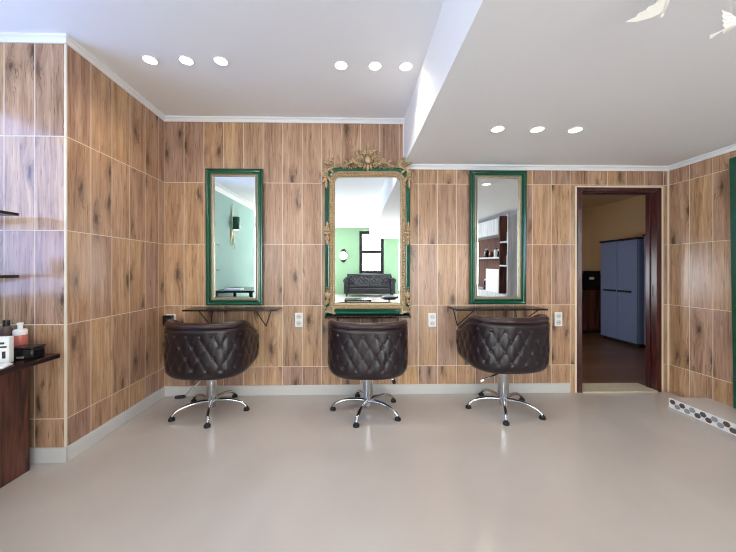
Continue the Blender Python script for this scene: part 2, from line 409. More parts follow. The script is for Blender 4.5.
# doorway: mahogany lining with pale outer edge
dr = MB()
for x0, x1, z0, z1 in ((DX0, DX0+.052, 0, DZ1), (DX1-.052, DX1, 0, DZ1), (DX0+.052, DX1-.052, DZ1-.042, DZ1)):
    dr.box((x0, D-.018, z0), (x1, D+.1, z1))
dr.box((DX1-.062, D+.05, 0), (DX1-.052, D+.1, DZ1-.042)); dr.box((DX0+.052, D+.05, 0), (DX0+.064, D+.1, DZ1-.042)); dr.box((DX0+.064, D+.05, DZ1-.054), (DX1-.062, D+.1, DZ1-.042))
door = struct(dr.build('door_1', M['mahog'], bevel=.004), 'dark mahogany doorway lining')
ed = MB()
ed.box((DX0-.014, D-.01, 0), (DX0, D+.01, DZ1+.014)); ed.box((DX1, D-.01, 0), (DX1+.022, D+.01, DZ1+.014)); ed.box((DX0, D-.01, DZ1), (DX1, D+.01, DZ1+.014))
ed.build('pale_edge', M['cream'], door)['label'] = 'cream edge around the dark lining'
MB().box((DX1-.0535, D+.02, .98), (DX1-.05, D+.032, 1.1)).build('strike_plate', M['steel'], door)
struct(MB().box((DX0+.052, D-.03, .0), (DX1-.052, D+.2, .018)).build('trim_10', M['stone']), 'pale stone door sill')
# back room
BX0, BX1, BY0, BY1 = 1.6, 5.25, D+.1, 6.75
struct(MB().box((BX0-.1, D+.06, -.1), (BX1+.1, BY1+.1, 0)).build('floor', M['planks']), 'brown plank floor beyond the doorway')
struct(MB().box((BX0-.1, BY0, 2.62), (BX1+.1, BY1+.1, 2.72)).build('ceiling', M['beige']))
struct(MB().box((BX0-.1, BY1, 0), (BX1+.1, BY1+.1, 2.62)).build('wall_far', M['beige']), 'beige wall beyond the doorway')
struct(MB().box((BX1, BY0, 0), (BX1+.1, BY1, 2.62)).build('wall_side', M['beige']))
struct(MB().box((XR+.12, BY0-.1, 0), (BX1+.1, BY0, 2.62)).build('wall_side', M['beige']))
BW = (4.2, 5.2, .8, 1.5)
struct(holes_wall(MB(), 'x', BX0-.1, BX0, BY0, BY1, 0, 2.62, [BW]).build('wall_side', M['beige']))
window(5, 'x', BX0-.05, BW)

# ---------------------------------------------------------------- platform with hexagon mosaic
pf = thing('platform', 'low cream step along right wall with hexagon mosaic riser', 'platform', (2.92, 1.2, 0))
MB().box((.012, 0, 0), (XR-2.92, 1.61, .084)).build('step_top', M['floor'], pf, bevel=.003)
rz_ = MB(); rz_.box((0, 0, 0), (.0115, 1.61, .082))
hexmats = [M['white'], M['hexbrown'], M['hexgrey'], M['hexdark']]
i = 0; y = 1.575
while y > .03:
    zc = .057 if i % 2 == 0 else .029
    rz_.cur = [1, 2, 1, 2, 2, 3, 3, 1, 2, 2, 1, 3][i % 12]
    rz_.prism([(y+.0255*math.cos(k*PI/3), zc+.0225*math.sin(k*PI/3)) for k in range(6)], -.003, .002, 'x')
    y -= .041; i += 1
rz_.build('mosaic_riser', hexmats, pf)['label'] = 'white riser with a zigzag of brown and grey hexagons'

# ---------------------------------------------------------------- mirrors
def rect(x0, x1, z0, z1): return [(x0, z0), (x1, z0), (x1, z1), (x0, z1)]
def rrect(x0, x1, z0, z1, r, n=8):
    p = [(x0, z0), (x1, z0)]
    p += [(x1-r+r*math.cos(PI/2*k/n), z1-r+r*math.sin(PI/2*k/n)) for k in range(n+1)]
    p += [(x0+r+r*math.cos(PI/2+PI/2*k/n), z1-r+r*math.sin(PI/2+PI/2*k/n)) for k in range(n+1)]
    return p
def mirror_glass(outline, y, bev, parent, slope=.05):
    """polished sheet with a narrow bevelled border"""
    m = MB(); n = len(outline)
    m.sweep_frame(outline, [(0, y+.006), (0, y), (bev, y-bev*slope)])
    m.add([m.v[2*n+i] for i in range(n)], [tuple(range(n))])
    m.add([m.v[i] for i in range(n)], [tuple(reversed(range(n)))])
    return m.build('mirror_glass', M['mirror'], parent)
def simple_mirror(name, label, x0, x1, z0, z1, gx0, gx1, gz0, gz1, tilt, yaw, group=None):
    cx = (x0+x1)/2; w = (x1-x0)/2; h = z1-z0
    r = thing(name, label, 'mirror', (cx, D-.006, z0), 0)
    r.rotation_euler = (tilt, 0, yaw)
    bw = gx0-x0
    g = MB(); g.sweep_frame(rect(-w, w, 0, h), [(0, 0), (0, -.03), (.006, -.042), (.014, -.045), (.022, -.036), (.03, -.034), (bw*.62, -.04), (bw*.68, -.03), (bw*.68, 0), (0, 0)])
    g.build('frame', M['green'], r)
    s = MB(); s.sweep_frame(rect(-w+bw*.68, w-bw*.68, bw*.68, h-bw*.68), [(0, -.002), (0, -.032), (.006, -.034), (.012, -.026), (bw*.34, -.022), (bw*.34, -.002), (0, -.002)])
    s.build('inner_border', M['silver'], r)['label'] = 'champagne inner border'
    mirror_glass(rect(-w+bw*.99, w-bw*.99, bw*.99, h-bw*.99), -.014, .014, r)
    MB().box((-w+.03, -.004, .03), (w-.03, .0, h-.03)).build('backing', M['steel'], r)
    return r
simple_mirror('wall_mirror', 'green framed mirror at left, above the shelf beside the corner', -1.447, -.884, .908, 2.264, -1.372, 0, 0, 0, .012, 0)
simple_mirror('wall_mirror', 'green framed mirror between the gilded mirror and the doorway', 1.192, 1.766, .914, 2.266, 1.266, 0, 0, 0, .012, 0)

# ornate mirror
om = thing('ornate_mirror', 'large green mirror with gilded scrollwork crest on its own narrow shelf', 'mirror', (.157, D-.008, .8125))
om.rotation_euler = (.012, 0, R(-.75))
HW = .425; HT = 1.475
oo = rrect(-HW, HW, 0, HT, .14, 10)
fr = MB(); fr.sweep_frame(oo, [(0, 0), (0, -.035), (.006, -.046), (.018, -.05), (.034, -.042), (.05, -.038), (.05, 0), (0, 0)])
fr.build('frame', M['green'], om)
bottom = MB(); bottom.box((-HW+.01, -.044, .012), (HW-.01, -.004, .072)); bottom.build('bottom_rail', M['green'], om, bevel=.008)
io = rrect(-HW+.046, HW-.046, .062, HT-.046, .115, 10)
gi = MB(); gi.sweep_frame(io, [(0, -.004), (0, -.05), (.007, -.055), (.013, -.048), (.024, -.042), (.034, -.05), (.044, -.044), (.053, -.03), (.053, -.004), (0, -.004)])
n = len(io)
for i in range(n):                                     # beading along the gilded border
    a, b = Vector(io[i]), Vector(io[(i+1) % n]); L = (b-a).length
    k = max(1, int(L/.027)); t = (b-a).normalized(); nn = Vector((-t.y, t.x))
    for j in range(k):
        p = a+(b-a)*((j+.5)/k)+nn*.0185
        gi.ball((p.x, -.047, p.y), (.0105, .009, .0105), 8, 5)
gi.build('gilded_border', M['gold'], om, smooth=True, ang=50)['label'] = 'beaded gold inner border'
mirror_glass(rrect(-HW+.096, HW-.096, .112, HT-.096, .07, 8), -.02, .016, om)
MB().box((-HW+.06, -.01, .03), (HW-.06, -.004, HT-.1)).build('backing', M['steel'], om)
# ornaments: scrolls, leaves, beads
def spiral(mb, c, r0, turns, a0, sgn, th=.011, y=-.052):
    pts = []; rr = []; N = int(16*turns)+2
    for i in range(N):
        t = i/(N-1); a = a0+sgn*2*PI*turns*t; r = r0*(1-.86*t)
        pts.append((c[0]+r*math.cos(a), y-.014*t, c[1]+r*math.sin(a))); rr.append(th*(.55+.45*math.sin(PI*min(1, .25+t*.8))))
    mb.tube(pts, rr, 6)
    e = pts[-1]; mb.ball(e, th*1.1, 6, 5)
def curl(mb, pts, th=.01, y=-.052):
    """smooth tapered stem through x/z points"""
    P = [Vector((p[0], y, p[1])) for p in pts]; out = []
    for i in range(len(P)-1):
        p0, p1, p2, p3 = P[max(0, i-1)], P[i], P[i+1], P[min(len(P)-1, i+2)]
        for k in range(6):
            t = k/6
            out.append(.5*((2*p1)+(p2-p0)*t+(2*p0-5*p1+4*p2-p3)*t*t+(3*p1-p0-3*p2+p3)*t**3))
    out.append(P[-1]); m = len(out)
    mb.tube(out, [th*(.35+.65*math.sin(PI*(.12+.8*i/m))) for i in range(m)], 6)
def leaf(mb, c, a, L, w, y=-.054, bulge=.012):
    """pointed, ridged acanthus leaf from c in direction a"""
    ca, sa = math.cos(a), math.sin(a); vs = []; N = 7
    for i in range(N):
        t = i/(N-1); ww = w*math.sin(PI*(.1+.88*t))**.8*(1+.22*math.cos(t*6*PI)); 
        for s_, yy in ((-1, 0), (-.5, -.6), (0, -.35), (.5, -.6), (1, 0)):
            vs.append((c[0]+ca*L*t-sa*ww*s_, y+bulge*(yy-.8*math.sin(PI*t)), c[1]+sa*L*t+ca*ww*s_))
    fs = [(i*5+j, i*5+j+1, (i+1)*5+j+1, (i+1)*5+j) for i in range(N-1) for j in range(4)]
    o = len(vs); vs += [(v[0], y+.012, v[2]) for v in vs]
    fs += [(o+i*5+j, o+(i+1)*5+j, o+(i+1)*5+j+1, o+i*5+j+1) for i in range(N-1) for j in range(4)]
    for i in range(N-1):
        fs += [(i*5, (i+1)*5, o+(i+1)*5, o+i*5), (i*5+4, o+i*5+4, o+(i+1)*5+4, (i+1)*5+4)]
    fs += [tuple(range(5))+tuple(reversed(range(o, o+5)))]
    e = (N-1)*5; fs += [tuple(range(e, e+5))+tuple(reversed(range(o+e, o+e+5)))]
    mb.add(vs, fs)
cr = MB(); T = HT
# central cartouche
cr.ball((0, -.055, T+.065), (.034, .022, .046), 14, 9)
for i in range(18):
    a = 2*PI*i/18; cr.ball((.046*math.cos(a), -.052, T+.065+.06*math.sin(a)), .0085, 6, 5)
for a, L in ((90, .075), (62, .062), (118, .062), (35, .05), (145, .05)):
    leaf(cr, (.03*math.cos(R(a)), T+.1+.02*math.sin(R(a))), R(a), L, .015)
cr.ball((0, -.055, T+.185), .012, 8, 6); leaf(cr, (0, T+.18), R(90), .06, .012)
for sg in (-1, 1):
    def A(deg): return R(deg) if sg > 0 else R(180-deg)
    spiral(cr, (sg*.045, T+.135), .03, 1.3, A(-60), sg, .008)
    spiral(cr, (sg*.085, T+.07), .036, 1.5, A(180), -sg, .01)
    spiral(cr, (sg*.07, T+.012), .03, 1.4, A(100), -sg, .009)
    curl(cr, [(sg*.05, T+.03), (sg*.1, T+.015), (sg*.15, T+.04), (sg*.2, T+.022), (sg*.25, T-.002)], .011)
    spiral(cr, (sg*.14, T+.058), .024, 1.3, A(-90), sg, .008)
    for x, z, a, L in ((.1, .1, 60, .055), (.12, .03, 40, .05), (.16, .03, 75, .045), (.2, .03, 40, .045), (.09, .03, -20, .05), (.2, .01, -25, .05), (.02, .02, -70, .055), (.14, .03, 150, .04), (.06, .14, 30, .045)):
        leaf(cr, (sg*x, T+z), A(a), L, .013)
    for k in range(7): cr.ball((sg*(.12+.02*k), -.05, T-.012+.006*math.sin(k*2)), .0085, 6, 5)
leaf(cr, (0, T+.02), R(-90), .065, .018)
crest = cr.build('crest', M['gold'], om, smooth=True, ang=60); crest['label'] = 'gilded scroll and leaf crest'
for sg in (-1, 1):                                     # corner ornaments
    def A(deg): return R(deg) if sg > 0 else R(180-deg)
    c_ = MB(); X = HW
    spiral(c_, (sg*(X-.06), T+.02), .04, 1.6, A(200), -sg, .011)
    spiral(c_, (sg*(X-.12), T+.01), .026, 1.4, A(-20), sg, .009)
    spiral(c_, (sg*(X-.01), T-.085), .034, 1.5, A(90), -sg, .01)
    curl(c_, [(sg*(X-.15), T-.005), (sg*(X-.09), T-.01), (sg*(X-.035), T-.04), (sg*(X-.01), T-.1), (sg*(X-.012), T-.19)], .013)
    for x, z, a, L in ((-.06, .045, 60, .05), (-.06, .05, 110, .045), (-.03, .02, 25, .05), (-.1, .03, 130, .04), (-.02, -.04, 10, .035), (-.015, -.13, -90, .09), (-.03, -.1, -120, .07), (.0, -.12, -70, .06), (-.16, -.005, 175, .06), (-.05, -.03, -135, .06), (-.02, -.08, 60, .05)):
        leaf(c_, (sg*(X+x), T+z), A(a), L, .014)
    for k in range(6): c_.ball((sg*(X-.03+.004*k), -.05, T-.07-.022*k), .01, 6, 5)
    c_.build('corner_ornament', M['gold'], om, smooth=True, ang=60)
    s_ = MB()                                          # mid-side ornament
    spiral(s_, (sg*(X-.022), .86), .024, 1.4, A(-90), sg, .008); spiral(s_, (sg*(X-.022), .76), .024, 1.4, A(90), -sg, .008)
    for z, a in ((.87, 90), (.75, -90), (.81, 20), (.81, 160), (.83, 60), (.79, -60), (.83, 120), (.79, -120)): leaf(s_, (sg*(X-.024), z), A(a), .06 if abs(a) == 90 else .035, .014)
    s_.ball((sg*(X-.024), -.052, .81), (.016, .014, .022), 8, 6)
    s_.build('side_ornament', M['gold'], om, smooth=True, ang=60)
    b_ = MB()                                          # lower corner ornament
    spiral(b_, (sg*(X-.05), .06), .04, 1.7, A(110), sg, .011); spiral(b_, (sg*(X-.022), .13), .024, 1.4, A(-90), sg, .009)
    for x, z, a, L in ((-.03, .15, 90, .1), (-.02, .17, 75, .06), (-.035, .17, 110, .06), (-.07, .07, 170, .06), (-.05, .09, 135, .055), (-.01, .06, 60, .05), (-.06, .03, -160, .05), (-.03, .03, 20, .03)):
        leaf(b_, (sg*(X+x), z), A(a), L, .015)
    for k in range(4): b_.ball((sg*(X-.02), -.05, .2+.024*k), .009, 6, 5)
    b_.build('corner_ornament', M['gold'], om, smooth=True, ang=60)
# tall mirror on the step at the right edge
tm = thing('floor_mirror', 'tall green framed mirror standing on the step against right wall', 'mirror', (XR-.004, 2.16, .085))
tm.rotation_euler = (R(1.0), 0, R(-90))
# local x runs along -world y ; front is local -y -> world -x
w_ = .42; h_ = 2.13
g = MB(); g.sweep_frame(rect(-w_, w_, 0, h_), [(0, 0), (0, -.03), (.01, -.045), (.05, -.04), (.06, -.025), (.06, 0), (0, 0)]); g.build('frame', M['green'], tm)
mirror_glass(rect(-w_+.058, w_-.058, .058, h_-.058), -.014, .015, tm)
MB().box((-w_+.03, -.006, .03), (w_-.03, -.001, h_-.03)).build('backing', M['steel'], tm)

# ---------------------------------------------------------------- console shelves under the mirrors
def console(label, x0, x1, z, vees, dep=.22):
    r = thing('console_shelf', label, 'shelf', ((x0+x1)/2, D, z), 0, 'thin dark shelves under the mirrors')
    w = (x1-x0)/2
    MB().box((-w, -dep, -.016), (w, -.001, 0)).build('shelf_top', M['slab'], r, bevel=.003)
    for vx in vees:
        v = MB(); apex = (vx, -.006, -.19)
        v.tube([(vx-.075, -dep*.5, -.014), apex], .005, 6); v.tube([apex, (vx+.1, -dep*.9, -.014)], .005, 6)
        v.tube([(vx-.075, -dep*.5, -.018), (vx+.1, -dep*.9, -.018)], .004, 6); v.ball(apex, .008, 8, 6)
        v.build('bracket', M['steel'], r, smooth=True)
    return r
console('thin dark shelf under the left green mirror, behind the leftmost chair', -1.584, -.703, .888, (-.27, .28))
console('thin dark shelf under the right green mirror, behind the rightmost chair', .99, 1.877, .888, (-.36, .26))
cs = thing('console_shelf', 'narrow dark shelf the gilded mirror stands on', 'shelf', (.157, D, .81), 0, 'thin dark shelves under the mirrors')
MB().box((-.425, -.12, -.022), (.425, -.001, 0)).build('shelf_top', M['slab'], cs, bevel=.004)
for x in (-.3, .3):
    v = MB(); v.tube([(x, -.11, -.022), (x, -.008, -.14), (x, -.008, -.024)], .006, 6); v.build('bracket', M['steel'], cs, smooth=True)

# ---------------------------------------------------------------- sockets and switch
def socket(label, x, z):
    r = thing('wall_socket', label, 'socket', (x, D, z), 0, 'white double wall sockets')
    MB().box((-.04, -.011, -.072), (.04, -.0005, .072)).build('plate', M['white'], r, bevel=.004)
    for dz in (.033, -.033):
        m = MB(); m.cur = 0
        m.lathe([(.026, .0115), (.026, .0135), (.022, .0135), (.021, .0118), (0.002, .0118)], (0, 0, dz), 20, 'y')
        o = m.build('outlet', M['socket'], r, smooth=True)
        p = MB()
        for dx in (-.0095, .0095): p.lathe([(.004, .012), (.004, .0136), (.001, .0136)], (dx, 0, dz), 8, 'y')
        p.build('contact_hole', M['rubber'], o)
    return r
socket('white double socket between the left and middle chairs', -.534, .757)
socket('white double socket between the middle and right chairs', .816, .75)
socket('white double socket beside the doorway', 2.12, .755)
sw = thing('wall_switch', 'black wall box with white surround in the left corner', 'switch', (-1.81, D, .765))
MB().box((-.045, -.012, -.05), (.05, -.0005, .055)).build('surround', M['white'], sw, bevel=.003)
MB().box((-.055, -.05, -.052), (.038, -.0125, .046)).build('black_cover', M['black'], sw, bevel=.006)

# ---------------------------------------------------------------- salon chairs
WX, Y0, BK, YF = .347, .0, .30, .2
def shell_path(w=WX, y0=Y0, b=BK, yf=YF, n=120, e=2.5):
    """U-shaped plan: right arm front, round the back, left arm front; evenly spaced"""
    raw = [(w, yf+(y0-yf)*i/30) for i in range(30)]
    for i in range(241):
        a = PI*i/240; c, s = math.cos(a), math.sin(a)
        raw.append((w*math.copysign(abs(c)**(2/e), c), y0-b*abs(s)**(2/e)))
    raw += [(-w, y0+(yf-y0)*(i+1)/30) for i in range(30)]
    acc = [0]
    for i in range(1, len(raw)): acc.append(acc[-1]+math.dist(raw[i], raw[i-1]))
    L = acc[-1]; out = []; j = 0
    for i in range(n+1):
        t = L*i/n
        while j < len(raw)-2 and acc[j+1] < t: j += 1
        f = (t-acc[j])/max(1e-9, acc[j+1]-acc[j])
        out.append((raw[j][0]+(raw[j+1][0]-raw[j][0])*f, raw[j][1]+(raw[j+1][1]-raw[j][1])*f))
    return out, L
def normals(P):
    N = []
    for i in range(len(P)):
        a, b = P[max(0, i-1)], P[min(len(P)-1, i+1)]
        t = Vector((b[0]-a[0], b[1]-a[1])).normalized(); N.append((-t.y, t.x))
    # outward: path runs clockwise seen from above (right arm -> back -> left arm)
    return [(-n[0], -n[1]) if (n[0]*p[0]+n[1]*(p[1]-.05)) < 0 else n for n, p in zip(N, P)]
ZT = .776
def zbot(y):
    t = max(0, min(1, (y+.1)/(YF+.1))); return .355 + .035*t*t
def ztop(y):
    t = max(0, min(1, (y+.1)/(YF+.1))); return ZT - .125*t*t*(3-2*t)
PITCH, ROW = .107, .088
def tuft(s, z, zt=ZT):
    q = (z-.459)/ROW; a = s/PITCH+q/2; b = s/PITCH-q/2
    h = (abs(math.sin(PI*a))*abs(math.sin(PI*b)))**.33
    da = a-round(a); db = b-round(b)
    dim = math.exp(-(da*da+db*db)/.009)
    edge = max(0, min(1, (zt-.03-z)/.05))*max(0, min(1, (z-.40)/.04))
    return (.009*h-.012*dim)*edge + .009*(1-edge)
NS, NZ = 190, 44
P, L = shell_path(n=NS); N = normals(P)
def shell_pt(i, z, extra=0):
    s = (i/NS-.5)*L; y = P[i][1]; zb = zbot(y); zt = ztop(y); d = tuft(s, z, zt)
    k = max(0, 1-(z-zb)/.10); d -= .075*(1-math.sqrt(max(0, 1-k*k)))       # rounds under at the lower edge
    k2 = max(0, 1-(zt+.005-z)/.02); d -= .012*k2*k2
    d += extra
    return (P[i][0]+N[i][0]*d, P[i][1]+N[i][1]*d, z)
chair = thing('salon_chair', 'middle tufted brown leather salon chair, before the gilded mirror', 'chair', (.14, 2.80, 0), 0, 'tufted salon chairs before the mirrors')
sh = MB(); vs = []; fs = []
for i in range(NS+1):
    zb = zbot(P[i][1]); zt = ztop(P[i][1])
    for j in range(NZ+1): vs.append(shell_pt(i, zb+(zt-zb)*j/NZ))
for i in range(NS):
    for j in range(NZ): fs.append((i*(NZ+1)+j, i*(NZ+1)+j+1, (i+1)*(NZ+1)+j+1, (i+1)*(NZ+1)+j))
sh.add(vs, fs)
# rounded arm fronts and the underside
TH_ = .085
o = len(sh.v)
for e in (0, NS):
    a = []
    nx, ny = N[e]
    zb = zbot(P[e][1])
    rows = []
    for j in range(9):
        z = zb+(ztop(P[e][1])-zb)*j/8; q = shell_pt(e, z); row = []
        for k in range(7):
            f = k/6; row.append((q[0]-nx*TH_*f, q[1]+.035*math.sin(PI*f), z))
        rows.append(row)
    sh.add([p for r_ in rows for p in r_], [(j*7+k, j*7+k+1, (j+1)*7+k+1, (j+1)*7+k) for j in range(8) for k in range(6)])
P2, _ = shell_path(WX-.05, Y0, BK-.05, YF, NS)
P3, _ = shell_path(WX-TH_, Y0, BK-TH_, YF, NS)
st = 5; idx = list(range(0, NS+1, st)); m_ = len(idx)
sh.add([shell_pt(i, zbot(P[i][1])) for i in idx]+[(P3[i][0], P3[i][1], zbot(P[i][1])+.01) for i in idx], [(i, i+1, m_+i+1, m_+i) for i in range(m_-1)])
def seat_part(o, rot): o.rotation_euler = (0, 0, rot); return o
parts = []
shell = sh.build('tufted_shell', M['leather'], chair, smooth=True, ang=180); parts.append(shell)
il = MB(); nz = 8
il.add([(P3[i][0], P3[i][1], zbot(P[i][1])+.01+(ztop(P[i][1])+.01-zbot(P[i][1]))*j/nz) for i in idx for j in range(nz+1)], [(a*(nz+1)+j, (a+1)*(nz+1)+j, (a+1)*(nz+1)+j+1, a*(nz+1)+j+1) for a in range(m_-1) for j in range(nz)])
il.add([shell_pt(i, ztop(P[i][1])-.002, -.004) for i in idx]+[(P3[i][0], P3[i][1], ztop(P[i][1])+.02) for i in idx], [(i, i+1, m_+i+1, m_+i) for i in range(m_-1)])
parts.append(il.build('inner_lining', M['leather'], chair, smooth=True))
RP, _ = shell_path(WX-.028, Y0, BK-.028, YF+.005, 70)
rl = MB(); pr = [(p[0], p[1], ztop(p[1])+.024) for p in RP]
rads = [.038]*len(pr)
for k, f in enumerate((.45, .75, .92)): rads[k] = .038*f; rads[-1-k] = .038*f
rl.tube(pr, rads, 14, True, .82, (0, 0, 1))
roll = rl.build('padded_roll', M['leather2'], chair, smooth=True, ang=70); parts.append(roll); roll['label'] = 'smooth brown padded top roll'
pp = MB(); PPt, _ = shell_path(WX+.006, Y0, BK+.006, YF, 70); pp.tube([(p[0], p[1], ztop(p[1])-.02) for p in PPt], .0045, 6); parts.append(pp.build('piping', M['leather2'], chair, smooth=True))
sc = MB(); SP, _ = shell_path(WX-.095, Y0, BK-.095, YF+.02, 40)
for k, (z, sc_) in enumerate(((.405, .96), (.42, 1), (.50, 1), (.522, .97), (.532, .9))): pass
def loop(sc_, z): return [(p[0]*sc_, (p[1]-.02)*sc_+.02, z) for p in SP]
lv = [(.96, .405), (1, .42), (1, .50), (.97, .522), (.88, .532), (.5, .538)]; vs = []
for a, z in lv: vs += loop(a, z)
k = len(SP); fs = [(r_*k+i, r_*k+(i+1) % k, (r_+1)*k+(i+1) % k, (r_+1)*k+i) for r_ in range(len(lv)-1) for i in range(k)]
fs += [tuple(range((len(lv)-1)*k, len(lv)*k)), tuple(reversed(range(k)))]
sc.add(vs, fs); parts.append(sc.build('seat_cushion', M['leather'], chair, smooth=True, ang=60))
sb = MB(); vs = []
for a, z in ((.8, .372), (.98, .39), (.98, .404)): vs += loop(a, z)
sb.add(vs, [(r_*k+i, r_*k+(i+1) % k, (r_+1)*k+(i+1) % k, (r_+1)*k+i) for r_ in range(2) for i in range(k)]+[tuple(range(2*k, 3*k)), tuple(reversed(range(k)))])
sb.box((-.09, -.09, .352), (.09, .09, .374)); parts.append(sb.build('seat_base', M['rubber'], chair))
bt = MB(); bt.ball((0, 0, 0), (.0125, .009, .0125), 12, 8)
bproto = None
for r_ in range(4):
    off = 0 if r_ % 2 == 0 else .5
    m0 = -8
    for mI in range(m0, 9):
        s = PITCH*(mI+off); z = .459+ROW*r_
        if abs(s) > L/2-.06: continue
        i = int(round((s/L+.5)*NS))
        if z < zbot(P[i][1])+.05 or z > ztop(P[i][1])-.05: continue
        p = shell_pt(i, z, .004)
        if bproto is None: bproto = bt.build('button', M['leather2'], chair, smooth=True); ob = bproto
        else: ob = part_copy(bproto, chair)
        ang = math.atan2(N[i][1], N[i][0])-PI/2
        ob.location = p; ob.rotation_euler = (0, 0, ang); ob['bp'] = ang
        parts.append(ob)
cl = MB(); cl.lathe([(.024, .03), (.034, .036), (.036, .075), (.033, .105), (.047, .135), (.048, .335), (.05, .34), (.05, .352)], (0, 0, 0), 24)
cl.build('column', M['chrome'], chair, smooth=True, ang=35)
BA0 = R(-110)
for k_ in range(5):
    lg = MB(); lg.tube([(.02, 0, .092), (.08, 0, .1), (.16, 0, .1), (.22, 0, .09), (.27, 0, .072), (.3, 0, .05), (.31, 0, .032)], [.021, .02, .018, .0165, .016, .016, .013], 10, True, .8)
    o = lg.build('leg', M['chrome'], chair, smooth=True, ang=60) if k_ == 0 else part_copy(leg0, chair)
    if k_ == 0:
        leg0 = o
        ft = MB(); ft.lathe([(.024, 0), (.027, .004), (.025, .02), (.014, .03), (.012, .04)], (.31, 0, 0), 14)
        foot0 = ft.build('glide', M['rubber'], o, smooth=True)
    else: part_copy(foot0, o)
    o.rotation_euler = (0, 0, BA0+k_*2*PI/5)
def lever(root, pts, pedal=None):
    m = MB(); m.tube(pts, [.009]*len(pts), 8); o = m.build('pump_lever', M['chrome'], root, smooth=True)
    if pedal:
        q = MB(); q.tube(pedal, [.014, .016, .016, .014], 8); q.build('rubber_pedal', M['rubber'], o, smooth=True)
def make_chair(loc, seat_rot, base_rot, label, lift=0):
    r = copy_thing(chair, loc, 0, label)
    for c in r.children:
        if c.name.startswith('leg'): c.rotation_euler.z += base_rot
        elif c.name.startswith('column'): c.scale.z = 1+lift/.35
        else:
            c.location.z += lift
            if c.name.startswith('button'):
                m = Matrix.Rotation(seat_rot, 3, 'Z'); c.location = m @ Vector(c.location); c.rotation_euler.z += seat_rot
            else: c.rotation_euler.z = seat_rot
    return r
cL = make_chair((-1.256, 2.824, 0), R(-4), R(-34), 'leftmost tufted brown leather salon chair, before the left green mirror')
cR = make_chair((1.372, 2.80, 0), R(6), R(-2), 'rightmost tufted brown leather salon chair, nearest the doorway', .04)
for o in list(chair.children)+list(cL.children)+list(cR.children):
    if 'bp' in o: del o['bp']
lever(cL, [(.0, -.04, .35), (.02, -.07, .345), (-.06, -.1, .3), (-.17, -.12, .18)], [(-.165, -.12, .18), (-.19, -.122, .176), (-.23, -.126, .174), (-.25, -.128, .174)])
lever(chair, [(.03, 0, .345), (.1, -.02, .335), (.18, -.04, .31), (.225, -.05, .29)], [(.222, -.05, .293), (.23, -.05, .28), (.233, -.05, .265), (.233, -.05, .255)])
lever(cR, [(-.02, -.04, .37), (-.08, -.1, .366), (-.17, -.17, .358), (-.25, -.2, .345), (-.29, -.2, .325)])

# ---------------------------------------------------------------- downlights
def downlight(x, y, z, label, energy=6):
    r = thing('ceiling_light', label, 'ceiling light', (x, y, z), 0, 'recessed ceiling spotlights')
    m = MB(); m.lathe([(.052, -.0005), (.056, -.004), (.05, -.007), (.042, -.004), (.042, -.001)], (0, 0, 0), 24); m.build('trim_ring', M['white'], r, smooth=True)
    m = MB(); m.lathe([(.041, -.002), (.041, -.0055), (.03, -.008), (.004, -.009)], (0, 0, 0), 20); m.build('lens', M['lamp'], r, smooth=True)
    L_ = bpy.data.lights.new('spot', 'SPOT'); L_.energy = energy; L_.spot_size = R(130); L_.spot_blend = .7; L_.color = (1, .92, .8); L_.shadow_soft_size = .04
    o = bpy.data.objects.new('spot', L_); COL.objects.link(o); o.location = (x, y, z-.03)
pos = ('first', 'second', 'third')
for k_, x in enumerate((-1.468, -1.208, -.956)): downlight(x, 2.303, ZH, 'ceiling spotlight, %s from the left in the leftmost trio' % pos[k_])
for k_, x in enumerate((-.082, .173, .405)): downlight(x, 2.333, ZH, 'ceiling spotlight, %s from the left in the trio beside the ceiling drop' % pos[k_])
for k_, x in enumerate((1.104, 1.408, 1.702)): downlight(x, 2.34, ZL, 'ceiling spotlight, %s from the left in the trio on the dropped ceiling' % pos[k_])
for x, y, z, wh in ((1.9, -.6, ZL, 'nearer'), (2.05, -2.6, ZL, 'farther')): downlight(x, y, z, 'ceiling spotlight seen in the right mirror, the %s one' % wh)

# ---------------------------------------------------------------- counter and what stands on it
# (front edge flush with the tiled return)
ct = thing('counter', 'dark wood counter with overhanging slab at the left edge', 'counter', (-2.3, 1.0, 0))
MB().box((-.24, -.2, 0), (.275, 1.01, .7)).build('cabinet', M['darkwood'], ct, bevel=.004)
MB().box((-.245, -.22, .7), (.445, 1.03, .73)).build('worktop', M['slab'], ct, bevel=.005)
def pt(x, y): return (x, y, .7305)
bx = tag(MB().box((-.043, -.02, 0), (.05, .02, .15)).build('product_carton', M['paper'], bevel=.004), 'white carton with dark print on the counter', 'carton')
bx.location = pt(-1.995, 1.815); bx.rotation_euler.z = R(18)
for a in ((-.03, .03, .11, .122), (-.035, -.005, .09, .1), (.005, .04, .09, .1), (-.035, .01, .035, .043), (.02, .035, .03, .07)):
    m = MB(); m.box((a[0], -.0212, a[2]), (a[1], -.0203, a[3])); m.build('print_mark', M['print'], bx)
def bottle(name, label, x, y, prof, mat, capprof, capmat, pump=False, sc=(1, 1), rz=0):
    r = thing(name, label, 'bottle', pt(x, y), rz)
    MB().lathe(prof, n=20, sc=sc).build('body', mat, r, smooth=True, ang=50)
    c = MB().lathe(capprof, n=16)
    if pump: c.tube([(0, 0, capprof[-1][1]-.005), (0, 0, capprof[-1][1]+.012), (.03, -.01, capprof[-1][1]+.012)], .005, 6)
    c.build('cap', capmat, r, smooth=True, ang=50)
    return r
bottle('pump_bottle', 'salmon pink soap bottle with white pump cap on the counter', -2.075, 2.0, [(.03, 0), (.034, .006), (.034, .115), (.03, .13), (.02, .14)], M['pinkish'], [(.033, .125), (.034, .15), (.03, .158), (.012, .162), (.012, .185), (.016, .187), (.016, .2), (.004, .202)], M['paper'])
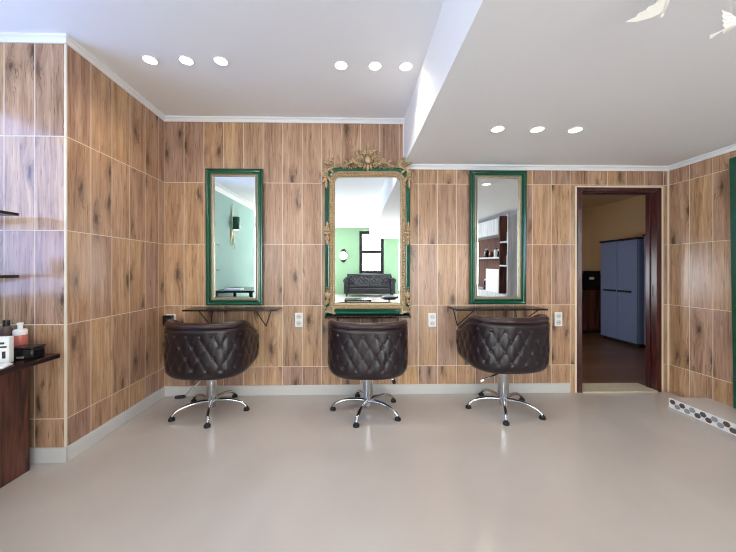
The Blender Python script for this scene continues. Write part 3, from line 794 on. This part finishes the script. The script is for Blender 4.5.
bottle('spray_bottle', 'pale grey bottle with black cap at counter edge', -2.1, 1.85, [(.034, 0), (.037, .006), (.037, .15), (.02, .17)], M['greyplastic'], [(.018, .168), (.018, .2), (.012, .205)], M['black'])
bottle('dark_bottle', 'dark brown bottle behind the white carton', -2.16, 2.0, [(.028, 0), (.032, .006), (.032, .16), (.016, .18)], M['hexbrown'], [(.017, .178), (.017, .215), (.01, .218)], M['black'])
bottle('black_bottle', 'black bottle with silver cap behind the carton', -2.2, 1.9, [(.03, 0), (.034, .006), (.034, .17), (.018, .19)], M['black'], [(.02, .188), (.02, .215), (.01, .22)], M['greyplastic'])
bb = thing('storage_box', 'small black box at the counter end by the soap bottle', 'box', pt(-1.955, 1.925), R(8))
MB().box((-.062, -.045, 0), (.062, .045, .06)).build('tray', M['black'], bb, bevel=.008)
MB().box((-.065, -.048, .06), (.065, .048, .072)).build('lid', M['black'], bb, bevel=.004)
MB().box((-.02, -.05, .008), (.018, -.0445, .02)).build('clasp', M['silver'], bb, bevel=.002)
tw = tag(MB().box((-.06, -.04, 0), (.06, .04, .014)).build('folded_towel', M['paper'], bevel=.006), 'folded white cloth on the counter front edge', 'towel')
tw.location = pt(-1.93, 1.725); tw.rotation_euler.z = R(20)

# shelf boards on the far left wall, held by two steel standards
for z, lb in ((1.617, 'upper dark shelf board at the left edge'), (1.229, 'lower dark shelf board at the left edge')):
    s_ = thing('wall_shelf', lb, 'shelf', (XW, 1.65, z), 0, 'dark shelf boards at the left edge')
    MB().box((.0, -.36, -.018), (XW*-1-2.09, .36, 0)).build('board', M['slab'], s_, bevel=.003)
    for y in (-.3, .3):
        MB().prism([(.005, -.018), (.3, -.018), (.3, -.026), (.005, -.07)], y-.004, y+.004, 'y').build('bracket', M['steel'], s_)
bottle_o = thing('jar', 'black jar with a white lid on the lower shelf board', 'jar', (-2.135, 1.86, 1.2295))
MB().lathe([(.036, 0), (.04, .004), (.04, .075), (.036, .08)]).build('body', M['black'], bottle_o, smooth=True)
MB().lathe([(.032, .08), (.036, .082), (.036, .1), (.02, .118), (.006, .12)]).build('lid', M['greyplastic'], bottle_o, smooth=True)

# ---------------------------------------------------------------- hanging birds
def bird(label, loc, head, wing, scale):
    r = thing('hanging_bird', label, 'ornament', loc, 0, 'white bird ornaments hanging from the ceiling')
    x = Vector(head).normalized(); e1 = Vector(wing); e1 = (e1-x*e1.dot(x)).normalized(); e2 = x.cross(e1); a_ = math.atan(.5)
    yv = e1*math.cos(a_)-e2*math.sin(a_); zv = x.cross(yv)
    rm = Matrix((x, yv, zv)).transposed()
    r.rotation_euler = rm.to_euler(); r.scale = (scale,)*3
    b = MB(); b.tube([(.11, 0, .012), (.085, 0, .012), (.06, 0, .014), (.03, 0, .006), (-.02, 0, 0), (-.06, 0, .002), (-.1, 0, .004)], [.002, .011, .012, .016, .015, .009, .004], 8, True, .8)
    b.ball((.082, 0, .013), .014, 8, 6); b.build('body', M['bird'], r, smooth=True)
    for sg in (-1, 1):
        w = MB(); pts = [(.045, .0), (.04, .06), (.0, .15), (-.05, .215), (-.042, .16), (-.055, .15), (-.044, .11), (-.058, .1), (-.045, .06), (-.06, .05), (-.045, 0)]
        top = [(x, sg*(y+.008), .008+.5*y) for x, y in pts]; bot = [(x, y, z-.0035) for x, y, z in top]; n_ = len(pts)
        w.add(top+bot, [(0, 1, 8, 10), (8, 9, 10), (1, 2, 6, 8), (6, 7, 8), (2, 3, 4, 6), (4, 5, 6), (n_+10, n_+8, n_+1, n_), (n_+10, n_+9, n_+8), (n_+8, n_+6, n_+2, n_+1), (n_+8, n_+7, n_+6), (n_+6, n_+4, n_+3, n_+2), (n_+6, n_+5, n_+4)]+[(i, (i+1) % n_, n_+(i+1) % n_, n_+i) for i in range(n_)])
        wo = w.build('wing', M['bird'], r)
        f = MB()
        for x0, y0, x1, y1 in ((.03, .03, -.05, .05), (.028, .06, -.05, .1), (.015, .1, -.045, .15), (.0, .14, -.045, .2)):
            f.tube([(x0, sg*(y0+.008), .009+.5*y0), (x1, sg*(y1+.008), .009+.5*y1)], .0018, 5)
        f.build('feather_ribs', M['goldedge'], wo)
    t = MB()
    for y0, y1 in ((-.03, -.012), (-.008, .008), (.012, .03)):
        t.add([(-.09, y0*.3, .004), (-.09, y1*.3, .004), (-.16, y1*1.3, .0), (-.17, (y0+y1)*.65, 0), (-.16, y0*1.3, 0), (-.09, y0*.3, .001), (-.09, y1*.3, .001), (-.16, y1*1.3, -.003), (-.17, (y0+y1)*.65, -.003), (-.16, y0*1.3, -.003)],
              [(0,1,2,3,4), (9,8,7,6,5), (0,1,6,5), (1,2,7,6), (2,3,8,7), (3,4,9,8), (4,0,5,9)])
    t.build('tail', M['bird'], r)
    zt = (ZL-loc[2])/scale
    th_ = MB(); th_.tube([(.0, 0, .004), (0, 0, zt)], .0008, 5); o = th_.build('thread', M['thread'], r)
    o.rotation_euler = rm.inverted().to_euler()
    return r
bird('white bird ornament with long lowered wing, nearer the ceiling drop', (1.172, 1.134, 2.252), (.5, .75, -.35), (-.95, .1, -.3), .56)
bird('white bird ornament with raised wing in the top right corner', (1.412, 1.129, 2.166), (.5, -.8, .1), (.05, 0, 1), .33)

# ---------------------------------------------------------------- beyond the doorway
def cabinet(label, loc, rz, w, h, dp):
    r = thing('plastic_cabinet', label, 'cabinet', loc, rz, 'grey plastic cabinets beyond the doorway')
    MB().box((-w/2, 0, .06), (w/2, dp, h-.03)).build('carcass', M['plastic'], r, bevel=.006)
    MB().box((-w/2+.02, .02, 0), (w/2-.02, dp-.02, .06)).build('plinth', M['rubber'], r)
    MB().box((-w/2-.012, -.035, h-.032), (w/2+.012, dp+.01, h)).build('top_cap', M['rubber'], r, bevel=.006)
    for sg in (-1, 1):
        d = MB(); x0, x1 = sorted((sg*.004, sg*(w/2-.003))); d.box((x0, -.022, .065), (x1, -.001, h-.036))
        d.box((x0+.03, -.027, .12), (x1-.03, -.021, h*.5-.06)); d.box((x0+.03, -.027, h*.5+.06), (x1-.03, -.021, h-.1))
        do = d.build('door', M['plastic'], r, bevel=.004)
        hnd = MB(); a, b = sorted((sg*.02, sg*(w/2-.09))); hnd.box((a, -.05, h*.5-.01), (b, -.03, h*.5+.022)); hnd.box((a+.02, -.03, h*.5), (a+.04, -.02, h*.5+.012)); hnd.box((b-.04, -.03, h*.5), (b-.02, -.02, h*.5+.012))
        hnd.build('handle', M['rubber'], do, bevel=.006)
    return r
cabinet('grey blue plastic cabinet with black handles seen through the doorway', (4.62, 5.30, 0), R(-90), .74, 1.79, .45)
cabinet('second grey plastic cabinet half hidden by the door lining', (4.69, 4.54, 0), R(-90), .7, 1.83, .45)
bc = thing('base_cabinet', 'low brown wooden cabinet against the beige far wall', 'cabinet', (4.5, 6.35, 0))
MB().box((-.55, -.25, .06), (.55, .38, .86)).build('carcass', M['darkwood'], bc, bevel=.004)
MB().box((-.52, -.2, 0), (.52, .36, .06)).build('plinth', M['rubber'], bc)
MB().box((-.57, -.27, .86), (.57, .39, .89)).build('worktop', M['slab'], bc, bevel=.004)
for sg in (-1, 1):
    x0, x1 = sorted((sg*.005, sg*.54)); d = MB().box((x0, -.27, .1), (x1, -.251, .84)).build('door', M['darkwood'], bc, bevel=.003)
    MB().box((sg*.05-.01, -.29, .6), (sg*.05+.01, -.27, .72)).build('handle', M['rubber'], d)
pr_ = thing('printer', 'black printer with raised lid on the low cabinet', 'printer', (4.82, 6.35, .8905))
MB().box((-.32, -.18, 0), (.2, .2, .3)).build('body', M['black'], pr_, bevel=.015)
MB().box((-.16, -.17, .3), (.2, .19, .35)).build('lid', M['black'], pr_, bevel=.01)
MB().box((-.05, -.184, .18), (.05, -.179, .23)).build('control_panel', M['greyplastic'], pr_)
cu = tag(MB().lathe([(.028, 0), (.034, .004), (.04, .09), (.036, .09), (.031, .01), (.002, .008)], n=18).build('cup', M['paper'], smooth=True), 'white cup in front of the black printer', 'cup')
cu.location = (4.3, 6.12, .8905)

# ---------------------------------------------------------------- what the mirrors reflect
sf = thing('sofa', 'black tufted leather sofa reflected in the gilded mirror', 'sofa', (.45, YB+.62, 0))
W_ = 1.0
m = MB(); m.box((-W_+.16, -.3, .12), (W_-.16, .42, .34)); m.build('base', M['darkleather'], sf, bevel=.03)
for x in (-.42, .42): MB().box((x-.415, -.28, .34), (x+.415, .4, .47)).build('seat_cushion', M['darkleather'], sf, bevel=.045, seg=3)
bk = MB(); vs = []; NU, NV = 60, 24
for i in range(NU+1):
    for j in range(NV+1):
        x = -W_+.1+(2*W_-.2)*i/NU; z = .34+.44*j/NV; a = x/.16+z/.16; b = x/.16-z/.16
        vs.append((x, -.06-.1*(1-j/NV)+.03-.05*(abs(math.sin(PI*a/1))*abs(math.sin(PI*b/1)))**.4 - .26, z))
bk.add([(v[0], -v[1]-.44+.3, v[2]) for v in vs], [(i*(NV+1)+j, (i+1)*(NV+1)+j, (i+1)*(NV+1)+j+1, i*(NV+1)+j+1) for i in range(NU) for j in range(NV)])
bk.box((-W_+.1, -.42, .12), (W_-.1, -.16, .78)); bk.tube([(-W_+.1, -.3, .78), (W_-.1, -.3, .78)], .09, 12)
bo = bk.build('backrest', M['darkleather'], sf, smooth=True, ang=60)
for sg in (-1, 1):
    m = MB(); m.box((sg*(W_-.17), -.38, .12), (sg*W_, .44, .6)); m.tube([(sg*(W_-.08), -.38, .62), (sg*(W_-.08), .45, .62)], .11, 14); m.build('arm', M['darkleather'], sf, smooth=True, ang=40)
for x in (-.9, .9):
    for y in (-.3, .36): MB().lathe([(.02, 0), (.035, .06), (.04, .12)], (x, y, 0), 12).build('foot', M['slab'], sf, smooth=True)
wl = thing('wall_lamp', 'dark oval wall lamp with white globe, reflected in the gilded mirror', 'lamp', (-.62, YB, 1.62))
MB().lathe([(.01, 0), (.15, .002), (.15, .02), (.12, .03), (.004, .03)], (0, 0, 0), 24, 'y', (1, 1.9)).build('back_plate', M['steel'], wl, smooth=True)
wl.rotation_euler.z = PI
m = MB(); m.ball((0, -.12, 0), .17, 16, 10); m.build('globe', M['globe'], wl, smooth=True)
st = thing('star_sconce', 'metal starburst wall lamp with green shade, reflected in the left mirror', 'lamp', (XW, -.42, 2.17))
MB().lathe([(.07, -.14), (.075, -.13), (.075, .12), (.07, .13)], (.1, 0, 0), 20).build('shade', M['green'], st, smooth=True)
MB().lathe([(.03, -.15), (.06, -.14), (.06, -.135)], (.1, 0, 0), 16).build('bulb', M['globe'], st)
for a, L_ in ((0, .42), (168, .5), (190, .55), (-100, .2), (95, .22)):
    m = MB(); ca, sa = math.sin(R(a)), math.cos(R(a))
    def q(l, w): return (w*sa+l*ca, l*sa-w*ca)
    m.prism([q(.08, 0), q(L_*.45, .035), q(L_, 0), q(L_*.45, -.035)], .02, .03, 'x'); m.build('blade', M['gold'], st)
dk = thing('desk', 'black desk reflected at the foot of the left mirror', 'desk', (-2.16, .18, 0))
MB().box((-.36, -.6, .785), (.36, .42, .82)).build('top', M['black'], dk, bevel=.005)
for x in (-.32, .32):
    for y in (-.56, .38): MB().box((x-.025, y-.025, 0), (x+.025, y+.025, .785)).build('leg', M['black'], dk)
for k_, y in enumerate((-.32, .12)):
    b_ = thing('storage_carton', 'white box under the black desk, %s' % ('farther from the mirror' if k_ == 0 else 'nearer the mirror'), 'box', (-2.2, .18+y, 0), 0, 'boxes under the desk')
    MB().box((-.2, -.18, 0), (.3, .18, .6)).build('body', M['paper'], b_, bevel=.006); MB().box((-.06, .18, .44), (.12, .183, .52)).build('label_panel', M['hexgrey'], b_)
mg = tag(MB().box((-.15, -.1, 0), (.15, .1, .03)).build('paper_stack', M['paper'], bevel=.003), 'white papers on the black desk in the left mirror', 'papers'); mg.location = (-2.2, .4, .8205)
oc = thing('office_chair', 'black swivel chair by the desk, reflected in the left mirror', 'chair', (-1.95, -.95, 0), R(150))
MB().box((-.24, -.24, .46), (.24, .24, .54)).build('seat', M['darkleather'], oc, bevel=.03, seg=3)
MB().box((-.22, .2, .6), (.22, .27, 1.0)).build('backrest', M['darkleather'], oc, bevel=.03, seg=3)
MB().tube([(0, .05, .46), (0, .22, .5), (0, .25, .7)], .02, 8).build('back_bracket', M['steel'], oc)
MB().lathe([(.05, .08), (.03, .12), (.025, .46)]).build('column', M['chrome'], oc, smooth=True)
for k_ in range(5):
    a = k_*2*PI/5; l_ = MB().tube([(0, 0, .1), (.28*math.cos(a), .28*math.sin(a), .06)], .018, 8).build('leg', M['steel'], oc, smooth=True)
    MB().ball((.28*math.cos(a), .28*math.sin(a), .03), .03, 8, 6).build('castor', M['rubber'], l_)
lt = thing('coffee_table', 'low black table reflected at the foot of the gilded mirror', 'table', (.02, -2.75, 0))
MB().box((-.38, -.28, .24), (.38, .28, .28)).build('top', M['black'], lt, bevel=.005)
for x in (-.34, .34):
    for y in (-.23, .23): MB().box((x-.02, y-.02, 0), (x+.02, y+.02, .24)).build('leg', M['black'], lt)
ws = thing('wheeled_stool', 'black wheeled stool reflected at the lower right of the gilded mirror', 'stool', (.82, -1.6, 0))
MB().lathe([(.1, .4), (.18, .41), (.2, .44), (.19, .48), (.12, .5), (.01, .5)], n=24).build('seat', M['darkleather'], ws, smooth=True)
MB().tube([(.15, .05, .42), (.24, .06, .5), (.25, .06, .62)], .02, 8).build('back_bracket', M['steel'], ws)
MB().box((.235, -.1, .56), (.28, .2, .68)).build('backrest', M['darkleather'], ws, bevel=.02, seg=3)
MB().lathe([(.04, .08), (.03, .12), (.025, .4)]).build('column', M['chrome'], ws, smooth=True)
for k_ in range(5):
    a = k_*2*PI/5; l_ = MB().tube([(0, 0, .1), (.24*math.cos(a), .24*math.sin(a), .06)], .016, 8).build('leg', M['steel'], ws, smooth=True)
    MB().ball((.24*math.cos(a), .24*math.sin(a), .028), .028, 8, 6).build('castor', M['rubber'], l_)
# product shelving on the right wall, reflected in the right mirror
su = thing('shelving_unit', 'whitewashed wall shelving with dark back, reflected in the right mirror', 'shelving', (XR, -1.1, 0))
y0, y1 = -1.5, 1.55
MB().box((-.34, y1-.03, 0), (-.001, y1, ZL-.07)).build('end_panel', M['greywood'], su)
MB().box((-.02, y0, .4), (-.001, y1-.03, ZL-.07)).build('back_panel', M['shelfwood'], su)
MB().box((-.34, y0, 0), (-.021, y1-.03, .72)).build('base_panel', M['greywood'], su)
MB().box((-.36, y0, 1.9), (-.021, 1.2, 2.22)).build('header_panel', M['greywood'], su)
MB().box((-.34, 1.2, .72), (-.021, 1.23, ZL-.07)).build('divider', M['shelfwood'], su)
MB().box((-.34, y0, 1.42), (-.021, 1.2, 1.45)).build('shelf', M['greywood'], su)
for z in (1.26, 1.72): MB().box((-.34, 1.23, z), (-.021, y1-.03, z+.03)).build('shelf', M['greywood'], su)
sg_ = tag(MB().box((-.006, -.3, 0), (.006, .3, .48)).build('poster_board', M['paper'], bevel=.002), 'white notice board leaning in the shelving', 'board'); sg_.location = (XR-.32, -.24, .7205)
for (y, z, mt, h) in ((-.05, 1.451, 'bottle_a', .2), (-.2, 1.451, 'black', .16), (-.33, 1.451, 'bottle_b', .2), (-.55, 1.451, 'bottle_a', .14), (-.8, 1.451, 'black', .2), (.22, 1.291, 'bottle_b', .24), (.34, 1.291, 'bottle_b', .2), (.22, 1.751, 'bottle_b', .24), (.34, 1.751, 'bottle_b', .26), (-.7, .721, 'bottle_b', .3), (-.85, .721, 'black', .24), (.3, .721, 'black', .2)):
    r = thing('product_bottle', ('dark', 'white', 'brown')[{'black': 0, 'bottle_b': 1, 'bottle_a': 2}[mt]] + ' product bottle in the reflected shelving', 'bottle', (XR-.2, y, z), 0, 'bottles in the reflected shelving')
    MB().lathe([(.04, 0), (.045, .01), (.045, h*.75), (.02, h*.85)], n=14).build('body', M[mt], r, smooth=True)
    MB().lathe([(.02, h*.85), (.02, h), (.01, h)], n=10).build('cap', M['black' if mt != 'black' else 'bottle_b'], r, smooth=True)

# ---------------------------------------------------------------- light
w = bpy.data.worlds.new('World'); scene.world = w; w.use_nodes = True
bg = w.node_tree.nodes['Background']; bg.inputs[0].default_value = (.93, .94, 1.0, 1); bg.inputs[1].default_value = 10.0
def portal(loc, rot, sx, sy, portal=True):
    l = bpy.data.lights.new('window_daylight', 'AREA'); l.shape = 'RECTANGLE'; l.size = sx; l.size_y = sy
    o = bpy.data.objects.new('window_daylight', l); COL.objects.link(o); o.location = loc; o.rotation_euler = rot
    l.cycles.is_portal = True
    return o
portal((XW-.1, (W1[0]+W1[1])/2, (W1[2]+W1[3])/2), (0, -PI/2, 0), W1[3]-W1[2], W1[1]-W1[0])
portal((XW-.1, (W2[0]+W2[1])/2, (W2[2]+W2[3])/2), (0, -PI/2, 0), W2[3]-W2[2], W2[1]-W2[0])
portal((XR+.1, (W_FILL[0]+W_FILL[1])/2, (W_FILL[2]+W_FILL[3])/2), (0, PI/2, 0), W_FILL[3]-W_FILL[2], W_FILL[1]-W_FILL[0])  # serves the added window on the right
for h in (RW1, RW_FILL): portal(((h[0]+h[1])/2, YB-.1, (h[2]+h[3])/2), (PI/2, 0, 0), h[1]-h[0], h[3]-h[2])
portal((BX0-.08, (BW[0]+BW[1])/2, (BW[2]+BW[3])/2), (0, -PI/2, 0), BW[3]-BW[2], BW[1]-BW[0])

# ---------------------------------------------------------------- camera
cam = bpy.data.cameras.new('Camera'); co = bpy.data.objects.new('Camera', cam); COL.objects.link(co)
co.location = (0, 0, 1.26); co.rotation_euler = (PI/2, 0, R(-1.3))
cam.sensor_width = 36; cam.lens = 312/736*36; cam.shift_x = 9/736; cam.shift_y = -6/736; cam.clip_start = .01
scene.camera = co
scene.view_settings.view_transform = 'Standard'; scene.view_settings.look = 'None'; scene.view_settings.gamma = 1
scene.view_settings.use_curve_mapping = False; scene.view_settings.exposure = 0.64
scene.cycles.use_denoising = True; scene.cycles.filter_width = 1.1
scene.cycles.max_bounces = 10; scene.cycles.diffuse_bounces = 5; scene.cycles.glossy_bounces = 5; scene.cycles.sample_clamp_indirect = 6
